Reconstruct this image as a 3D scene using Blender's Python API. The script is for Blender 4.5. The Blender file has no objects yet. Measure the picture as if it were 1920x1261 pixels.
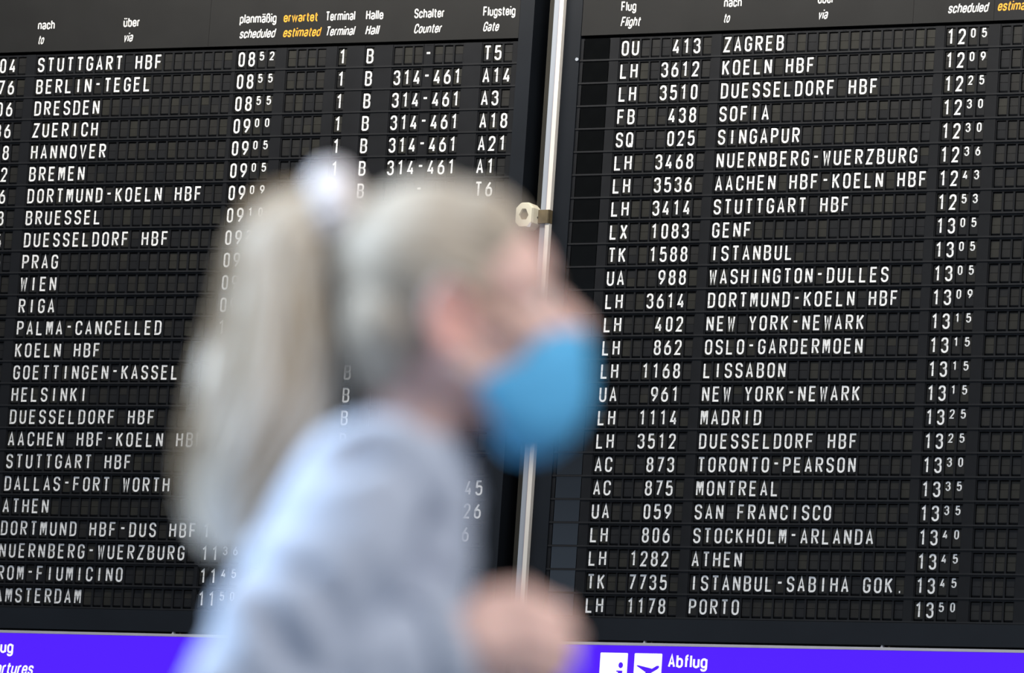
import bpy, bmesh, math, random
from mathutils import Vector, Matrix, noise

SC = bpy.context.scene
COL = SC.collection
PI = math.pi

# ---------------------------------------------------------------- camera
CAM_H = 0.83                      # a crouching photographer
FOCAL, SENSOR = 200.0, 36.0
PITCH, ROLL = 0.145377, 0.067139
FWD = Vector((0, math.cos(PITCH), math.sin(PITCH)))
_r0 = Vector((1, 0, 0)); _u0 = _r0.cross(FWD)
RIGHT = math.cos(ROLL) * _r0 + math.sin(ROLL) * _u0
UP = -math.sin(ROLL) * _r0 + math.cos(ROLL) * _u0
cd = bpy.data.cameras.new('camera')
cam = bpy.data.objects.new('camera', cd); COL.objects.link(cam)
cd.lens = FOCAL; cd.sensor_width = SENSOR; cd.sensor_fit = 'HORIZONTAL'
cd.clip_start = 0.1; cd.clip_end = 300
m = Matrix((RIGHT, UP, -FWD)).transposed().to_4x4(); m.translation = (0, 0, CAM_H)
cam.matrix_world = m
cd.dof.use_dof = True; cd.dof.focus_distance = 24.4; cd.dof.aperture_fstop = 4.9
SC.camera = cam

# ---------------------------------------------------------------- view, world, light
SC.view_settings.view_transform = 'Standard'
SC.view_settings.look = 'None'
SC.view_settings.exposure = 0.0
SC.view_settings.gamma = 1.0
SC.view_settings.use_curve_mapping = False

world = bpy.data.worlds.new('terminal_hall'); SC.world = world; world.use_nodes = True
nt = world.node_tree; nt.nodes.clear()
tc = nt.nodes.new('ShaderNodeTexCoord'); sp = nt.nodes.new('ShaderNodeSeparateXYZ')
rp = nt.nodes.new('ShaderNodeValToRGB'); bg = nt.nodes.new('ShaderNodeBackground'); wo = nt.nodes.new('ShaderNodeOutputWorld')
mp = nt.nodes.new('ShaderNodeMapRange'); mp.inputs['From Min'].default_value = -1; mp.inputs['From Max'].default_value = 1
nt.links.new(tc.outputs['Generated'], sp.inputs[0]); nt.links.new(sp.outputs['Z'], mp.inputs['Value'])
nt.links.new(mp.outputs[0], rp.inputs[0]); nt.links.new(rp.outputs[0], bg.inputs[0]); nt.links.new(bg.outputs[0], wo.inputs[0])
els = rp.color_ramp.elements
els[0].position = 0.0; els[0].color = (0.16, 0.17, 0.19, 1)          # floor of the hall
els[1].position = 1.0; els[1].color = (0.34, 0.36, 0.40, 1)          # roof lights
for pos, c in ((0.47, (0.20, 0.22, 0.26)), (0.50, (0.85, 1.08, 1.42)), (0.548, (0.85, 1.08, 1.42)), (0.562, (0.40, 0.50, 0.65)), (0.577, (0.06, 0.065, 0.07)), (0.62, (0.05, 0.05, 0.05)), (0.72, (0.22, 0.22, 0.23))):
    e = els.new(pos); e.color = (*c, 1)
bg.inputs['Strength'].default_value = 0.8

def area_light(name, loc, target, size, size_y, power, color):
    d = bpy.data.lights.new(name, 'AREA'); d.shape = 'RECTANGLE'; d.size = size; d.size_y = size_y
    d.energy = power; d.color = color
    o = bpy.data.objects.new(name, d); COL.objects.link(o); o.location = loc
    o.rotation_euler = (Vector(target) - Vector(loc)).to_track_quat('-Z', 'Y').to_euler()
    return o
# warm ceiling luminaires that wash the boards from above
area_light('board_wash_light', (-0.7, 22.5, 7.2), (0.2, 24.2, 4.7), 7.0, 0.5, 260, (1.0, 0.94, 0.85))
# daylight from the glazed front, high on the left behind the passenger
area_light('daylight_window', (-6.5, 5.5, 5.2), (0.0, 4.75, 1.4), 4.5, 3.5, 1650, (0.74, 0.86, 1.0))
# hall ceiling light over the walkway
area_light('walkway_light', (2.6, 2.2, 5.2), (0.0, 4.75, 1.4), 2.0, 2.0, 285, (1.0, 0.90, 0.82))

# ---------------------------------------------------------------- materials
def material(name, color, rough=0.5, spec=0.5, metal=0.0, vary=0.0, scale=40.0, bump=0.0, stretch=(1, 1, 1), color2=None, emit=None, sss=0.0, coat=0.0):
    mt = bpy.data.materials.new(name); mt.use_nodes = True
    n = mt.node_tree; b = n.nodes['Principled BSDF']
    b.inputs['Roughness'].default_value = rough; b.inputs['Metallic'].default_value = metal
    b.inputs['Specular IOR Level'].default_value = spec
    b.inputs['Coat Weight'].default_value = coat
    b.inputs['Base Color'].default_value = (*color, 1)
    if sss:
        b.inputs['Subsurface Weight'].default_value = sss
        b.inputs['Subsurface Radius'].default_value = (0.012, 0.004, 0.002)
        b.inputs['Subsurface Scale'].default_value = 1.0
    if emit:
        b.inputs['Emission Color'].default_value = (*emit, 1); b.inputs['Emission Strength'].default_value = 1.0
    if vary or bump or color2:
        t = n.nodes.new('ShaderNodeTexCoord'); mpn = n.nodes.new('ShaderNodeMapping'); mpn.inputs['Scale'].default_value = stretch
        nz = n.nodes.new('ShaderNodeTexNoise'); nz.inputs['Scale'].default_value = scale; nz.inputs['Detail'].default_value = 4
        n.links.new(t.outputs['Object'], mpn.inputs[0]); n.links.new(mpn.outputs[0], nz.inputs['Vector'])
        c2 = color2 or tuple(min(1, c * (1 + vary)) for c in color)
        c1 = color if color2 else tuple(c * (1 - vary) for c in color)
        r = n.nodes.new('ShaderNodeValToRGB'); r.color_ramp.elements[0].color = (*c1, 1); r.color_ramp.elements[1].color = (*c2, 1)
        r.color_ramp.elements[0].position = 0.35; r.color_ramp.elements[1].position = 0.65
        n.links.new(nz.outputs['Fac'], r.inputs[0]); n.links.new(r.outputs[0], b.inputs['Base Color'])
        if bump:
            bp = n.nodes.new('ShaderNodeBump'); bp.inputs['Strength'].default_value = bump; bp.inputs['Distance'].default_value = 0.004
            n.links.new(nz.outputs['Fac'], bp.inputs['Height']); n.links.new(bp.outputs[0], b.inputs['Normal'])
    return mt

M = dict(
    housing=material('anthracite_sheet', (0.0078, 0.0098, 0.0132), 0.40, 0.22, vary=0.12, scale=3),
    header=material('header_sheet', (0.0160, 0.0160, 0.0156), 0.42, 0.18, vary=0.08, scale=5),
    plate=material('row_plate', (0.0078, 0.0085, 0.0102), 0.5, 0.16, vary=0.15, scale=9),
    ledge=material('row_ledge', (0.0145, 0.0152, 0.017), 0.5, 0.18, vary=0.15, scale=9),
    cavity=material('cavity_black', (0.0035, 0.0035, 0.004), 0.7, 0.2, vary=0.2, scale=30),
    dark=material('dark_header_sheet', (0.012, 0.012, 0.013), 0.42, 0.22, vary=0.1, scale=5),
    white=material('flap_white', (0.86, 0.87, 0.87), 0.55, 0.3, vary=0.03, scale=60),
    caption=material('caption_white', (0.80, 0.80, 0.78), 0.5, 0.3, vary=0.03, scale=60),
    orange=material('caption_orange', (0.86, 0.40, 0.035), 0.5, 0.3, vary=0.05, scale=60),
    lamp=material('status_lamp_glass', (0.0025, 0.0028, 0.003), 0.07, 0.6, vary=0.1, scale=20),
    alu=material('anodised_aluminium', (0.31, 0.34, 0.385), 0.45, 0.4, vary=0.06, scale=6, stretch=(1, 1, .05)),
    cream=material('cream_profile', (0.70, 0.665, 0.61), 0.5, 0.4, vary=0.04, scale=6),
    olive=material('olive_profile', (0.020, 0.018, 0.012), 0.6, 0.3, vary=0.1, scale=6),
    red=material('red_seal', (0.36, 0.05, 0.06), 0.6, 0.3, vary=0.08, scale=30),
    box=material('cream_plastic', (0.74, 0.70, 0.55), 0.45, 0.5, vary=0.04, scale=20),
    brass=material('brown_bracket', (0.13, 0.10, 0.055), 0.55, 0.4, vary=0.15, scale=30),
    violet=material('backlit_violet', (0.0, 0.0, 0.0), 0.4, 0.05, emit=(0.090, 0.016, 1.0)),
    signwhite=material('backlit_white', (.3, .3, .3), 0.4, 0.1, emit=(.95, .95, .95)),
    strip=material('sign_edge_grey', (0.50, 0.50, 0.53), 0.5, 0.4, vary=0.05, scale=10),
    wall=material('dark_wall', (0.006, 0.0065, 0.008), 0.8, 0.2, vary=0.2, scale=2),
    floor=material('grey_stone_floor', (0.20, 0.20, 0.21), 0.35, 0.5, vary=0.2, scale=6),
    skin=material('skin', (0.69, 0.485, 0.445), 0.5, 0.35, vary=0.06, scale=25, sss=0.12),
    hair=material('blond_hair', (0.36, 0.325, 0.27), 0.6, 0.15, scale=55, stretch=(0.25, 1, 1), color2=(0.46, 0.43, 0.375), bump=0.4),
    tail=material('pale_blond_hair', (0.60, 0.57, 0.49), 0.5, 0.35, scale=70, stretch=(1, 1, 0.12), color2=(0.78, 0.76, 0.71), bump=0.4),
    strand=material('brown_blond_hair', (0.17, 0.125, 0.085), 0.55, 0.3, scale=70, stretch=(1, 1, 0.12), color2=(0.30, 0.225, 0.15), bump=0.3),
    tie=material('white_towelling', (0.84, 0.84, 0.89), 0.9, 0.2, vary=0.05, scale=160, bump=0.5),
    mask=material('mask_blue', (0.10, 0.43, 0.78), 0.75, 0.25, vary=0.06, scale=120, bump=0.15),
    loop=material('elastic_white', (0.75, 0.78, 0.80), 0.8, 0.2, vary=0.05, scale=90),
    knit=material('pale_blue_grey_knit', (0.37, 0.44, 0.565), 0.9, 0.15, vary=0.05, scale=260, bump=0.2),
    rib=material('knit_rib', (0.37, 0.44, 0.56), 0.9, 0.15, vary=0.06, scale=260, bump=0.25),
    denim=material('dark_denim', (0.03, 0.04, 0.07), 0.85, 0.2, vary=0.25, scale=90, bump=0.3),
    shoe=material('white_leather', (0.70, 0.70, 0.69), 0.45, 0.4, vary=0.05, scale=40),
    eyewhite=material('eye_white', (0.80, 0.78, 0.76), 0.25, 0.5, vary=0.03, scale=60),
    iris=material('iris', (0.09, 0.14, 0.17), 0.25, 0.5, vary=0.2, scale=300),
)
FLAPS = [material('flap_black_%s' % k, c, 0.5, 0.18, vary=0.12, scale=25) for k, c in (
    ('grey', (0.0150, 0.0150, 0.0148)), ('olive', (0.0215, 0.0210, 0.0175)), ('deep', (0.0105, 0.0110, 0.0122)), ('warm', (0.0170, 0.0165, 0.0150)))]

# ---------------------------------------------------------------- mesh helpers
class MB:
    def __init__(s): s.v = []; s.f = []; s.mi = []; s.mats = []
    def mat(s, mt):
        if mt not in s.mats: s.mats.append(mt)
        return s.mats.index(mt)
    def add(s, vs, fs, mt):
        n = len(s.v); s.v += [tuple(p) for p in vs]; k = s.mat(mt)
        for f in fs: s.f.append([n + i for i in f]); s.mi.append(k)
    def box(s, x0, x1, y0, y1, z0, z1, mt):
        vs = [(x, y, z) for x in (x0, x1) for y in (y0, y1) for z in (z0, z1)]
        s.add(vs, [(0, 1, 3, 2), (4, 6, 7, 5), (0, 4, 5, 1), (2, 3, 7, 6), (0, 2, 6, 4), (1, 5, 7, 3)], mt)
    def prism(s, pts, y0, y1, mt):                 # pts (x,z) anticlockwise seen from -y
        n = len(pts)
        vs = [(x, y0, z) for x, z in pts] + [(x, y1, z) for x, z in pts]
        fs = [list(range(n)), list(range(2 * n - 1, n - 1, -1))]
        for i in range(n):
            j = (i + 1) % n; fs.append((i, i + n, j + n, j))
        s.add(vs, fs, mt)
    def tube(s, pts, r, mt, seg=10):
        P = [Vector(p) for p in pts]; R = r if hasattr(r, '__len__') else [r] * len(P)
        rings = []; prev = None
        for i, p in enumerate(P):
            t = (P[min(i + 1, len(P) - 1)] - P[max(i - 1, 0)]).normalized()
            a = prev if prev is not None else (Vector((0, 0, 1)) if abs(t.z) < .9 else Vector((1, 0, 0)))
            a = (a - t * a.dot(t)).normalized(); prev = a; b = t.cross(a)
            rings.append([p + R[i] * (math.cos(2 * PI * k / seg) * a + math.sin(2 * PI * k / seg) * b) for k in range(seg)])
        vs = [q for ring in rings for q in ring]; fs = []
        for i in range(len(P) - 1):
            for k in range(seg):
                k2 = (k + 1) % seg
                fs.append((i * seg + k, i * seg + k2, (i + 1) * seg + k2, (i + 1) * seg + k))
        fs.append(list(range(seg - 1, -1, -1))); fs.append([(len(P) - 1) * seg + k for k in range(seg)])
        s.add(vs, fs, mt)
    def ball(s, c, r, mt, seg=20, rings=12, R=None):
        rx, ry, rz = r if hasattr(r, '__len__') else (r, r, r)
        vs = [Vector((0, 0, rz))]
        for i in range(1, rings):
            a = PI * i / rings
            for k in range(seg):
                b = 2 * PI * k / seg
                vs.append(Vector((rx * math.sin(a) * math.cos(b), ry * math.sin(a) * math.sin(b), rz * math.cos(a))))
        vs.append(Vector((0, 0, -rz)))
        if R is not None: vs = [R @ v for v in vs]
        vs = [v + Vector(c) for v in vs]; fs = []
        for k in range(seg): fs.append((0, 1 + k, 1 + (k + 1) % seg))
        for i in range(rings - 2):
            for k in range(seg):
                a = 1 + i * seg + k; b = 1 + i * seg + (k + 1) % seg
                fs.append((a, a + seg, b + seg, b))
        L = len(vs) - 1; o = 1 + (rings - 2) * seg
        for k in range(seg): fs.append((o + k, L, o + (k + 1) % seg))
        s.add(vs, fs, mt)
    def limb(s, a, b, ra, rb, mt, seg=18, cap=5):   # tapered capsule
        a = Vector(a); b = Vector(b); t = (b - a).normalized()
        pts = []; rr = []
        for i in range(cap + 1):
            q = PI / 2 * i / cap; pts.append(a - t * ra * math.cos(q)); rr.append(max(ra * math.sin(q), ra * .02))
        for i in range(cap + 1):
            q = PI / 2 * i / cap; pts.append(b + t * rb * math.sin(q)); rr.append(max(rb * math.cos(q), rb * .02))
        s.tube(pts, rr, mt, seg)
    def mesh(s, name):
        me = bpy.data.meshes.new(name); me.from_pydata(s.v, [], s.f)
        for mt in s.mats: me.materials.append(mt)
        me.polygons.foreach_set('material_index', s.mi); me.update()
        return me
    def build(s, name, parent=None, smooth=False):
        return link(name, s.mesh(name), parent, smooth)

def link(name, me, parent=None, smooth=False):
    o = bpy.data.objects.new(name, me); COL.objects.link(o)
    if parent: o.parent = parent
    if smooth:
        me.polygons.foreach_set('use_smooth', [True] * len(me.polygons))
    return o
def empty(name, loc=(0, 0, 0), rz=0):
    o = bpy.data.objects.new(name, None); COL.objects.link(o); o.location = loc; o.rotation_euler = (0, 0, rz); return o
def tag(o, label=None, cat=None, group=None, kind=None):
    if label: o['label'] = label
    if cat: o['category'] = cat
    if group: o['group'] = group
    if kind: o['kind'] = kind
    return o

# ---------------------------------------------------------------- flap lettering (single-stroke grotesque)
G = {
 'A': [[(0, 0), (.5, 1), (1, 0)], [(.18, .30), (.82, .30)]],
 'B': [[(0, 0), (0, 1), (.96, 1, .42), (.96, .53, .42), (0, .53)], [(0, .53), (1, .53, .45), (1, 0, .45), (0, 0)]],
 'C': [[(1, .70), (1, 1, .5), (0, 1, .5), (0, 0, .5), (1, 0, .5), (1, .30)]],
 'D': [[(0, 0), (0, 1), (1, 1, .48), (1, 0, .48), (0, 0), (0, .2)]],
 'E': [[(.95, 1), (0, 1), (0, 0), (.95, 0)], [(0, .52), (.85, .52)]],
 'F': [[(.95, 1), (0, 1), (0, 0)], [(0, .5), (.85, .5)]],
 'G': [[(1, .74), (1, 1, .5), (0, 1, .5), (0, 0, .5), (1, 0, .5), (1, .47), (.55, .47)]],
 'H': [[(0, 0), (0, 1)], [(1, 0), (1, 1)], [(0, .52), (1, .52)]],
 'I': [[(.5, 0), (.5, 1)]],
 'J': [[(.9, 1), (.9, 0, .5), (0, 0, .5), (0, .25)]],
 'K': [[(0, 0), (0, 1)], [(.98, 1), (0, .40)], [(.34, .60), (1, 0)]],
 'L': [[(0, 1), (0, 0), (.95, 0)]],
 'M': [[(0, 0), (0, 1)], [(1, 0), (1, 1)], [(.08, 1), (.5, .22), (.92, 1)], [(.3, .95), (.5, .45), (.7, .95)]],
 'N': [[(0, 0), (0, 1)], [(1, 0), (1, 1)], [(0, 1), (1, 0)]],
 'O': [[(0, .5), (0, 1, .5), (1, 1, .5), (1, 0, .5), (0, 0, .5), (0, .51)]],
 'P': [[(0, 0), (0, 1), (1, 1, .47), (1, .47, .47), (0, .47)]],
 'R': [[(0, 0), (0, 1), (1, 1, .47), (1, .50, .47), (0, .50)], [(.45, .50), (1, 0)]],
 'S': [[(1, .76), (1, 1, .5), (0, 1, .5), (0, .58, .42), (1, .44, .42), (1, 0, .5), (0, 0, .5), (0, .24)]],
 'T': [[(0, 1), (1, 1)], [(.5, 1), (.5, 0)]],
 'U': [[(0, 1), (0, 0, .5), (1, 0, .5), (1, 1)]],
 'V': [[(0, 1), (.5, 0), (1, 1)]],
 'W': [[(0, 1), (.2, 0), (.5, .8), (.8, 0), (1, 1)]],
 'X': [[(0, 0), (1, 1)], [(0, 1), (1, 0)]],
 'Y': [[(0, 1), (.5, .42), (1, 1)], [(.5, .42), (.5, 0)]],
 'Z': [[(.02, 1), (1, 1), (0, 0), (1, 0)]],
 '0': [[(.04, .5), (.04, 1, .46), (.96, 1, .46), (.96, 0, .46), (.04, 0, .46), (.04, .51)]],
 '1': [[(.12, .80), (.58, 1), (.58, 0)]],
 '2': [[(.02, .74), (.02, 1, .48), (.98, 1, .48), (.98, .62, .45), (.02, 0), (1, 0)]],
 '3': [[(0, .78), (0, 1, .47), (.95, 1, .47), (.95, .54, .42), (.38, .54)], [(.38, .54), (1, .54, .45), (1, 0, .5), (0, 0, .5), (0, .22)]],
 '4': [[(.62, 1), (0, .24), (1, .24)], [(.74, .5), (.74, 0)]],
 '5': [[(.92, 1), (.12, 1), (.04, .50)], [(.04, .50), (.3, .62, .2), (1, .62, .48), (1, 0, .5), (0, 0, .5), (0, .2)]],
 '6': [[(0, .3), (0, 0, .5), (1, 0, .5), (1, .60, .5), (0, .60, .5), (0, .29)], [(0, .28), (0, .52, .4), (.72, 1)]],
 '7': [[(0, 1), (1, 1), (.32, 0)]],
 '8': [[(.06, .75), (.06, 1, .44), (.94, 1, .44), (.94, .54, .44), (.06, .54, .44), (.06, .76)], [(0, .25), (0, .54, .5), (1, .54, .5), (1, 0, .5), (0, 0, .5), (0, .26)]],
 '9': [[(1, .7), (1, 1, .5), (0, 1, .5), (0, .40, .5), (1, .40, .5), (1, .71)], [(1, .72), (1, .48, .4), (.28, 0)]],
 '-': [[(.12, .60), (.88, .60)]],
 '.': [[(.38, .03), (.62, .03)]],
}
G['Q'] = G['O'] + [[(.5, .22), (1.04, -.04)]]

def fillet(poly, w, h):
    pts = [(p[0] * w, p[1] * h, (p[2] * w if len(p) > 2 else 0)) for p in poly]
    out = []
    for i, (x, y, r) in enumerate(pts):
        if r <= 0 or i in (0, len(pts) - 1): out.append(Vector((x, y))); continue
        p = Vector((x, y)); a = Vector(pts[i - 1][:2]) - p; b = Vector(pts[i + 1][:2]) - p
        la, lb = a.length, b.length; a.normalize(); b.normalize()
        ang = math.acos(max(-1, min(1, a.dot(b)))); d = min(r / math.tan(ang / 2), la * .999, lb * .999)
        fa = 0.5 if pts[i - 1][2] > 0 and 0 < i - 1 else 1.0
        fb = 0.5 if pts[i + 1][2] > 0 and i + 1 < len(pts) - 1 else 1.0
        d = min(d, la * fa * .999, lb * fb * .999); rr = d * math.tan(ang / 2)
        bis = (a + b).normalized(); c = p + bis * (rr / math.sin(ang / 2))
        s0 = p + a * d - c; s1 = p + b * d - c
        tot = s0.angle_signed(s1)
        for k in range(7):
            t = -tot * k / 6
            out.append(c + Vector((s0.x * math.cos(t) - s0.y * math.sin(t), s0.x * math.sin(t) + s0.y * math.cos(t))))
    res = [out[0]]
    for q in out[1:]:
        if (q - res[-1]).length > 1e-5: res.append(q)
    return res

def ribbon(mb, P, t, x0, z0, y, mt):
    n = len(P); Ls = []; Rs = []
    for i in range(n):
        d0 = (P[i] - P[i - 1]).normalized() if i else None
        d1 = (P[i + 1] - P[i]).normalized() if i < n - 1 else None
        if d0 is None: nn = Vector((-d1.y, d1.x)); k = 1
        elif d1 is None: nn = Vector((-d0.y, d0.x)); k = 1
        else:
            n0 = Vector((-d0.y, d0.x)); n1 = Vector((-d1.y, d1.x)); nn = (n0 + n1)
            if nn.length < 1e-4: nn = n0; k = 1
            else:
                nn.normalize(); k = min(1 / max(nn.dot(n0), .3), 1.9)
        Ls.append(P[i] + nn * t / 2 * k); Rs.append(P[i] - nn * t / 2 * k)
    vs = [(x0 + p.x, y, z0 + p.y) for p in Ls] + [(x0 + p.x, y, z0 + p.y) for p in Rs]
    mb.add(vs, [(n + i, n + i + 1, i + 1, i) for i in range(n - 1)], mt)

def glyph(mb, ch, cx, z0, wid, hei, t, y, mt):
    for poly in G[ch]:
        P = fillet(poly, wid - t, hei - t)
        ribbon(mb, P, t, cx - wid / 2 + t / 2, z0 + t / 2, y, mt)

# proportional lettering for printed captions: condensed grotesque, drawn the same way; (width, strokes)
X_ = .70
LOOP = [(0, .35), (0, X_, .5), (1, X_, .5), (1, 0, .5), (0, 0, .5), (0, .36)]
DOTS = [[(.18, .90), (.18, 1.03)], [(.82, .90), (.82, 1.03)]]
LC = {
 'a': (.36, [[(.04, .58), (.04, X_, .45), (1, X_, .45), (1, 0)], [(1, .36), (0, .36, .45), (0, 0, .45), (1, 0, .45), (1, .2)]]),
 'b': (.37, [LOOP, [(0, 0), (0, 1)]]), 'c': (.34, [[(1, .47), (1, X_, .5), (0, X_, .5), (0, 0, .5), (1, 0, .5), (1, .23)]]),
 'd': (.37, [LOOP, [(1, 0), (1, 1)]]), 'e': (.36, [[(0, .36), (1, .36), (1, X_, .5), (0, X_, .5), (0, 0, .5), (1, 0, .5), (1, .2)]]),
 'f': (.22, [[(.4, 0), (.4, 1, .7), (1.1, 1)], [(0, X_ - .02), (1.05, X_ - .02)]]),
 'g': (.37, [LOOP, [(1, X_), (1, -.29, .5), (0, -.29, .5), (0, -.14)]]), 'h': (.36, [[(0, 0), (0, 1)], [(0, .5), (0, X_, .5), (1, X_, .5), (1, 0)]]),
 'i': (.001, [[(.5, 0), (.5, X_)], [(.5, .89), (.5, 1.03)]]), 'l': (.001, [[(.5, 0), (.5, 1)]]),
 'm': (.68, [[(0, 0), (0, X_)], [(0, .5), (0, X_, .25), (.5, X_, .25), (.5, 0)], [(.5, .5), (.5, X_, .25), (1, X_, .25), (1, 0)]]),
 'n': (.36, [[(0, 0), (0, X_)], [(0, .5), (0, X_, .5), (1, X_, .5), (1, 0)]]), 'o': (.37, [LOOP]),
 'p': (.37, [LOOP, [(0, -.29), (0, X_)]]), 'r': (.19, [[(0, 0), (0, X_)], [(0, .4), (0, X_, .8), (1.1, X_)]]),
 's': (.33, [[(1, .52), (1, X_, .5), (0, X_, .5), (0, .42, .42), (1, .29, .42), (1, 0, .5), (0, 0, .5), (0, .18)]]),
 't': (.22, [[(.38, .95), (.38, 0, .7), (1.1, 0)], [(-.18, X_ - .01), (1.15, X_ - .01)]]),
 'u': (.36, [[(0, X_), (0, 0, .5), (1, 0, .5), (1, X_)], [(1, 0), (1, .4)]]), 'v': (.36, [[(0, X_), (.5, 0), (1, X_)]]),
 'w': (.58, [[(0, X_), (.25, 0), (.5, X_), (.75, 0), (1, X_)]]),
 '\u00df': (.38, [[(0, 0), (0, 1, .48), (.92, 1, .48), (.92, .56, .42), (.45, .56)], [(.45, .56), (1, .56, .45), (1, 0, .45), (.4, 0)]]),
}
LC['\u00e4'] = (.36, LC['a'][1] + DOTS); LC['\u00fc'] = (.36, LC['u'][1] + DOTS)
def caption_mesh(mb, text, x0, x1, z0, cap, y, mt, italic=False, t=.15):
    tmp = MB(); x = 0
    for ch in text:
        wd, polys = LC[ch] if ch in LC else (.40, G[ch])
        for poly in polys: ribbon(tmp, fillet(poly, wd, 1 - t), t, x + t / 2, t / 2, 0, mt)
        x += wd + t + .085
    a = min(v[0] for v in tmp.v); b = max(v[0] for v in tmp.v); sh = .19 if italic else 0
    kx = (x1 - x0 - sh * cap) / (b - a)
    mb.add([(x0 + (v[0] - a) * kx + sh * v[2] * cap, y, z0 + v[2] * cap) for v in tmp.v], tmp.f, mt)

# ---------------------------------------------------------------- the setting
H = 0.10                           # row pitch of the boards
BOARD = {'west': (-0.452475, 24.1223, 4.84511), 'east': (-0.486421, 24.1576, 4.85244)}
f = MB(); f.box(-14, 14, -6, 34, -0.2, 0, M['floor']); tag(f.build('floor'), kind='structure')
w = MB(); w.box(-9, 9, 0.62, 0.82, 0, 9.0, M['wall'])
wo_ = w.build('wall_back'); wo_.location = (0, 24.14, 0); wo_.rotation_euler = (0, 0, -0.4694); tag(wo_, kind='structure')

# ---------------------------------------------------------------- split-flap boards
FW = 0.365                         # flap width in rows
def flap_cell(mb, u, rnd):
    """two hanging flaps and the stack of flap edges below them, set back in the opening"""
    x0, x1 = u * H, (u + FW) * H
    c1 = FLAPS[min(int(rnd.random() ** 1.4 * 4), 3)]; c2 = c1 if rnd.random() < .75 else FLAPS[rnd.randrange(4)]
    zt, zm, zb = .665 * H, .318 * H, -.030 * H
    lean = rnd.uniform(-.0006, .0008)
    def plate(za, zc, ya, yc, mt):
        vs = [(x0, ya, za), (x1, ya, za), (x1, yc, zc), (x0, yc, zc)]
        mb.add(vs + [(x, y + .0012, z) for x, y, z in vs], [(0, 1, 2, 3), (7, 6, 5, 4), (0, 4, 5, 1), (1, 5, 6, 2), (2, 6, 7, 3), (3, 7, 4, 0)], mt)
    plate(zm + .0007, zt, .0078, .0082 + lean, c1)
    plate(zb, zm - .0007, .0082 - lean, .0078, c2)
    # rounded lower lip: the spare flaps turning round the drum
    for k in range(4):
        a0, a1 = k / 4, (k + 1) / 4
        y0 = .0095 + .012 * (1 - math.cos(a0 * PI / 2)); y1 = .0095 + .012 * (1 - math.cos(a1 * PI / 2))
        z0 = zb - .009 * math.sin(a0 * PI / 2); z1 = zb - .009 * math.sin(a1 * PI / 2)
        mb.add([(x0, y1, z1), (x1, y1, z1), (x1, y0, z0), (x0, y0, z0)], [(0, 1, 2, 3)], FLAPS[2])

GY = 0.0069                        # depth of the printed characters
def field_mesh(u0, pitch, n, text, rnd, minutes=False, ticks=None):
    mb = MB()
    for i in range(n):
        u = u0 + i * pitch
        flap_cell(mb, u, rnd)
        ch = text[i] if i < len(text) else ' '
        if ch == ' ': continue
        cx = (u + FW / 2) * H
        y = GY
        if minutes and i >= 2: glyph(mb, ch, cx, .262 * H, .222 * H, .392 * H, .060 * H, y, M['white'])
        else:
            wd = .335 if ch not in '0123456789-.' else (.325 if ch not in '-.' else .30)
            glyph(mb, ch, cx, .0, wd * H, .655 * H, (.083 if ch != 'M' else .070) * H, y, M['white'])
        if ch not in '-.':                                    # hinge line across the character
            mb.box(u * H, (u + FW) * H, GY - .0006, GY - .0001, .3105 * H, .3185 * H, FLAPS[2])
    if ticks:                                                # pale flap edges caught at the end of the field
        uu = (u0 + (n - 1) * pitch + FW + .07) * H
        for a, b in ((.62, .30), (.22, .0), (-.08, -.14)): mb.box(uu, uu + .0009, .0030, .0036, b * H, a * H, M['strip'])
    return mb

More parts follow.
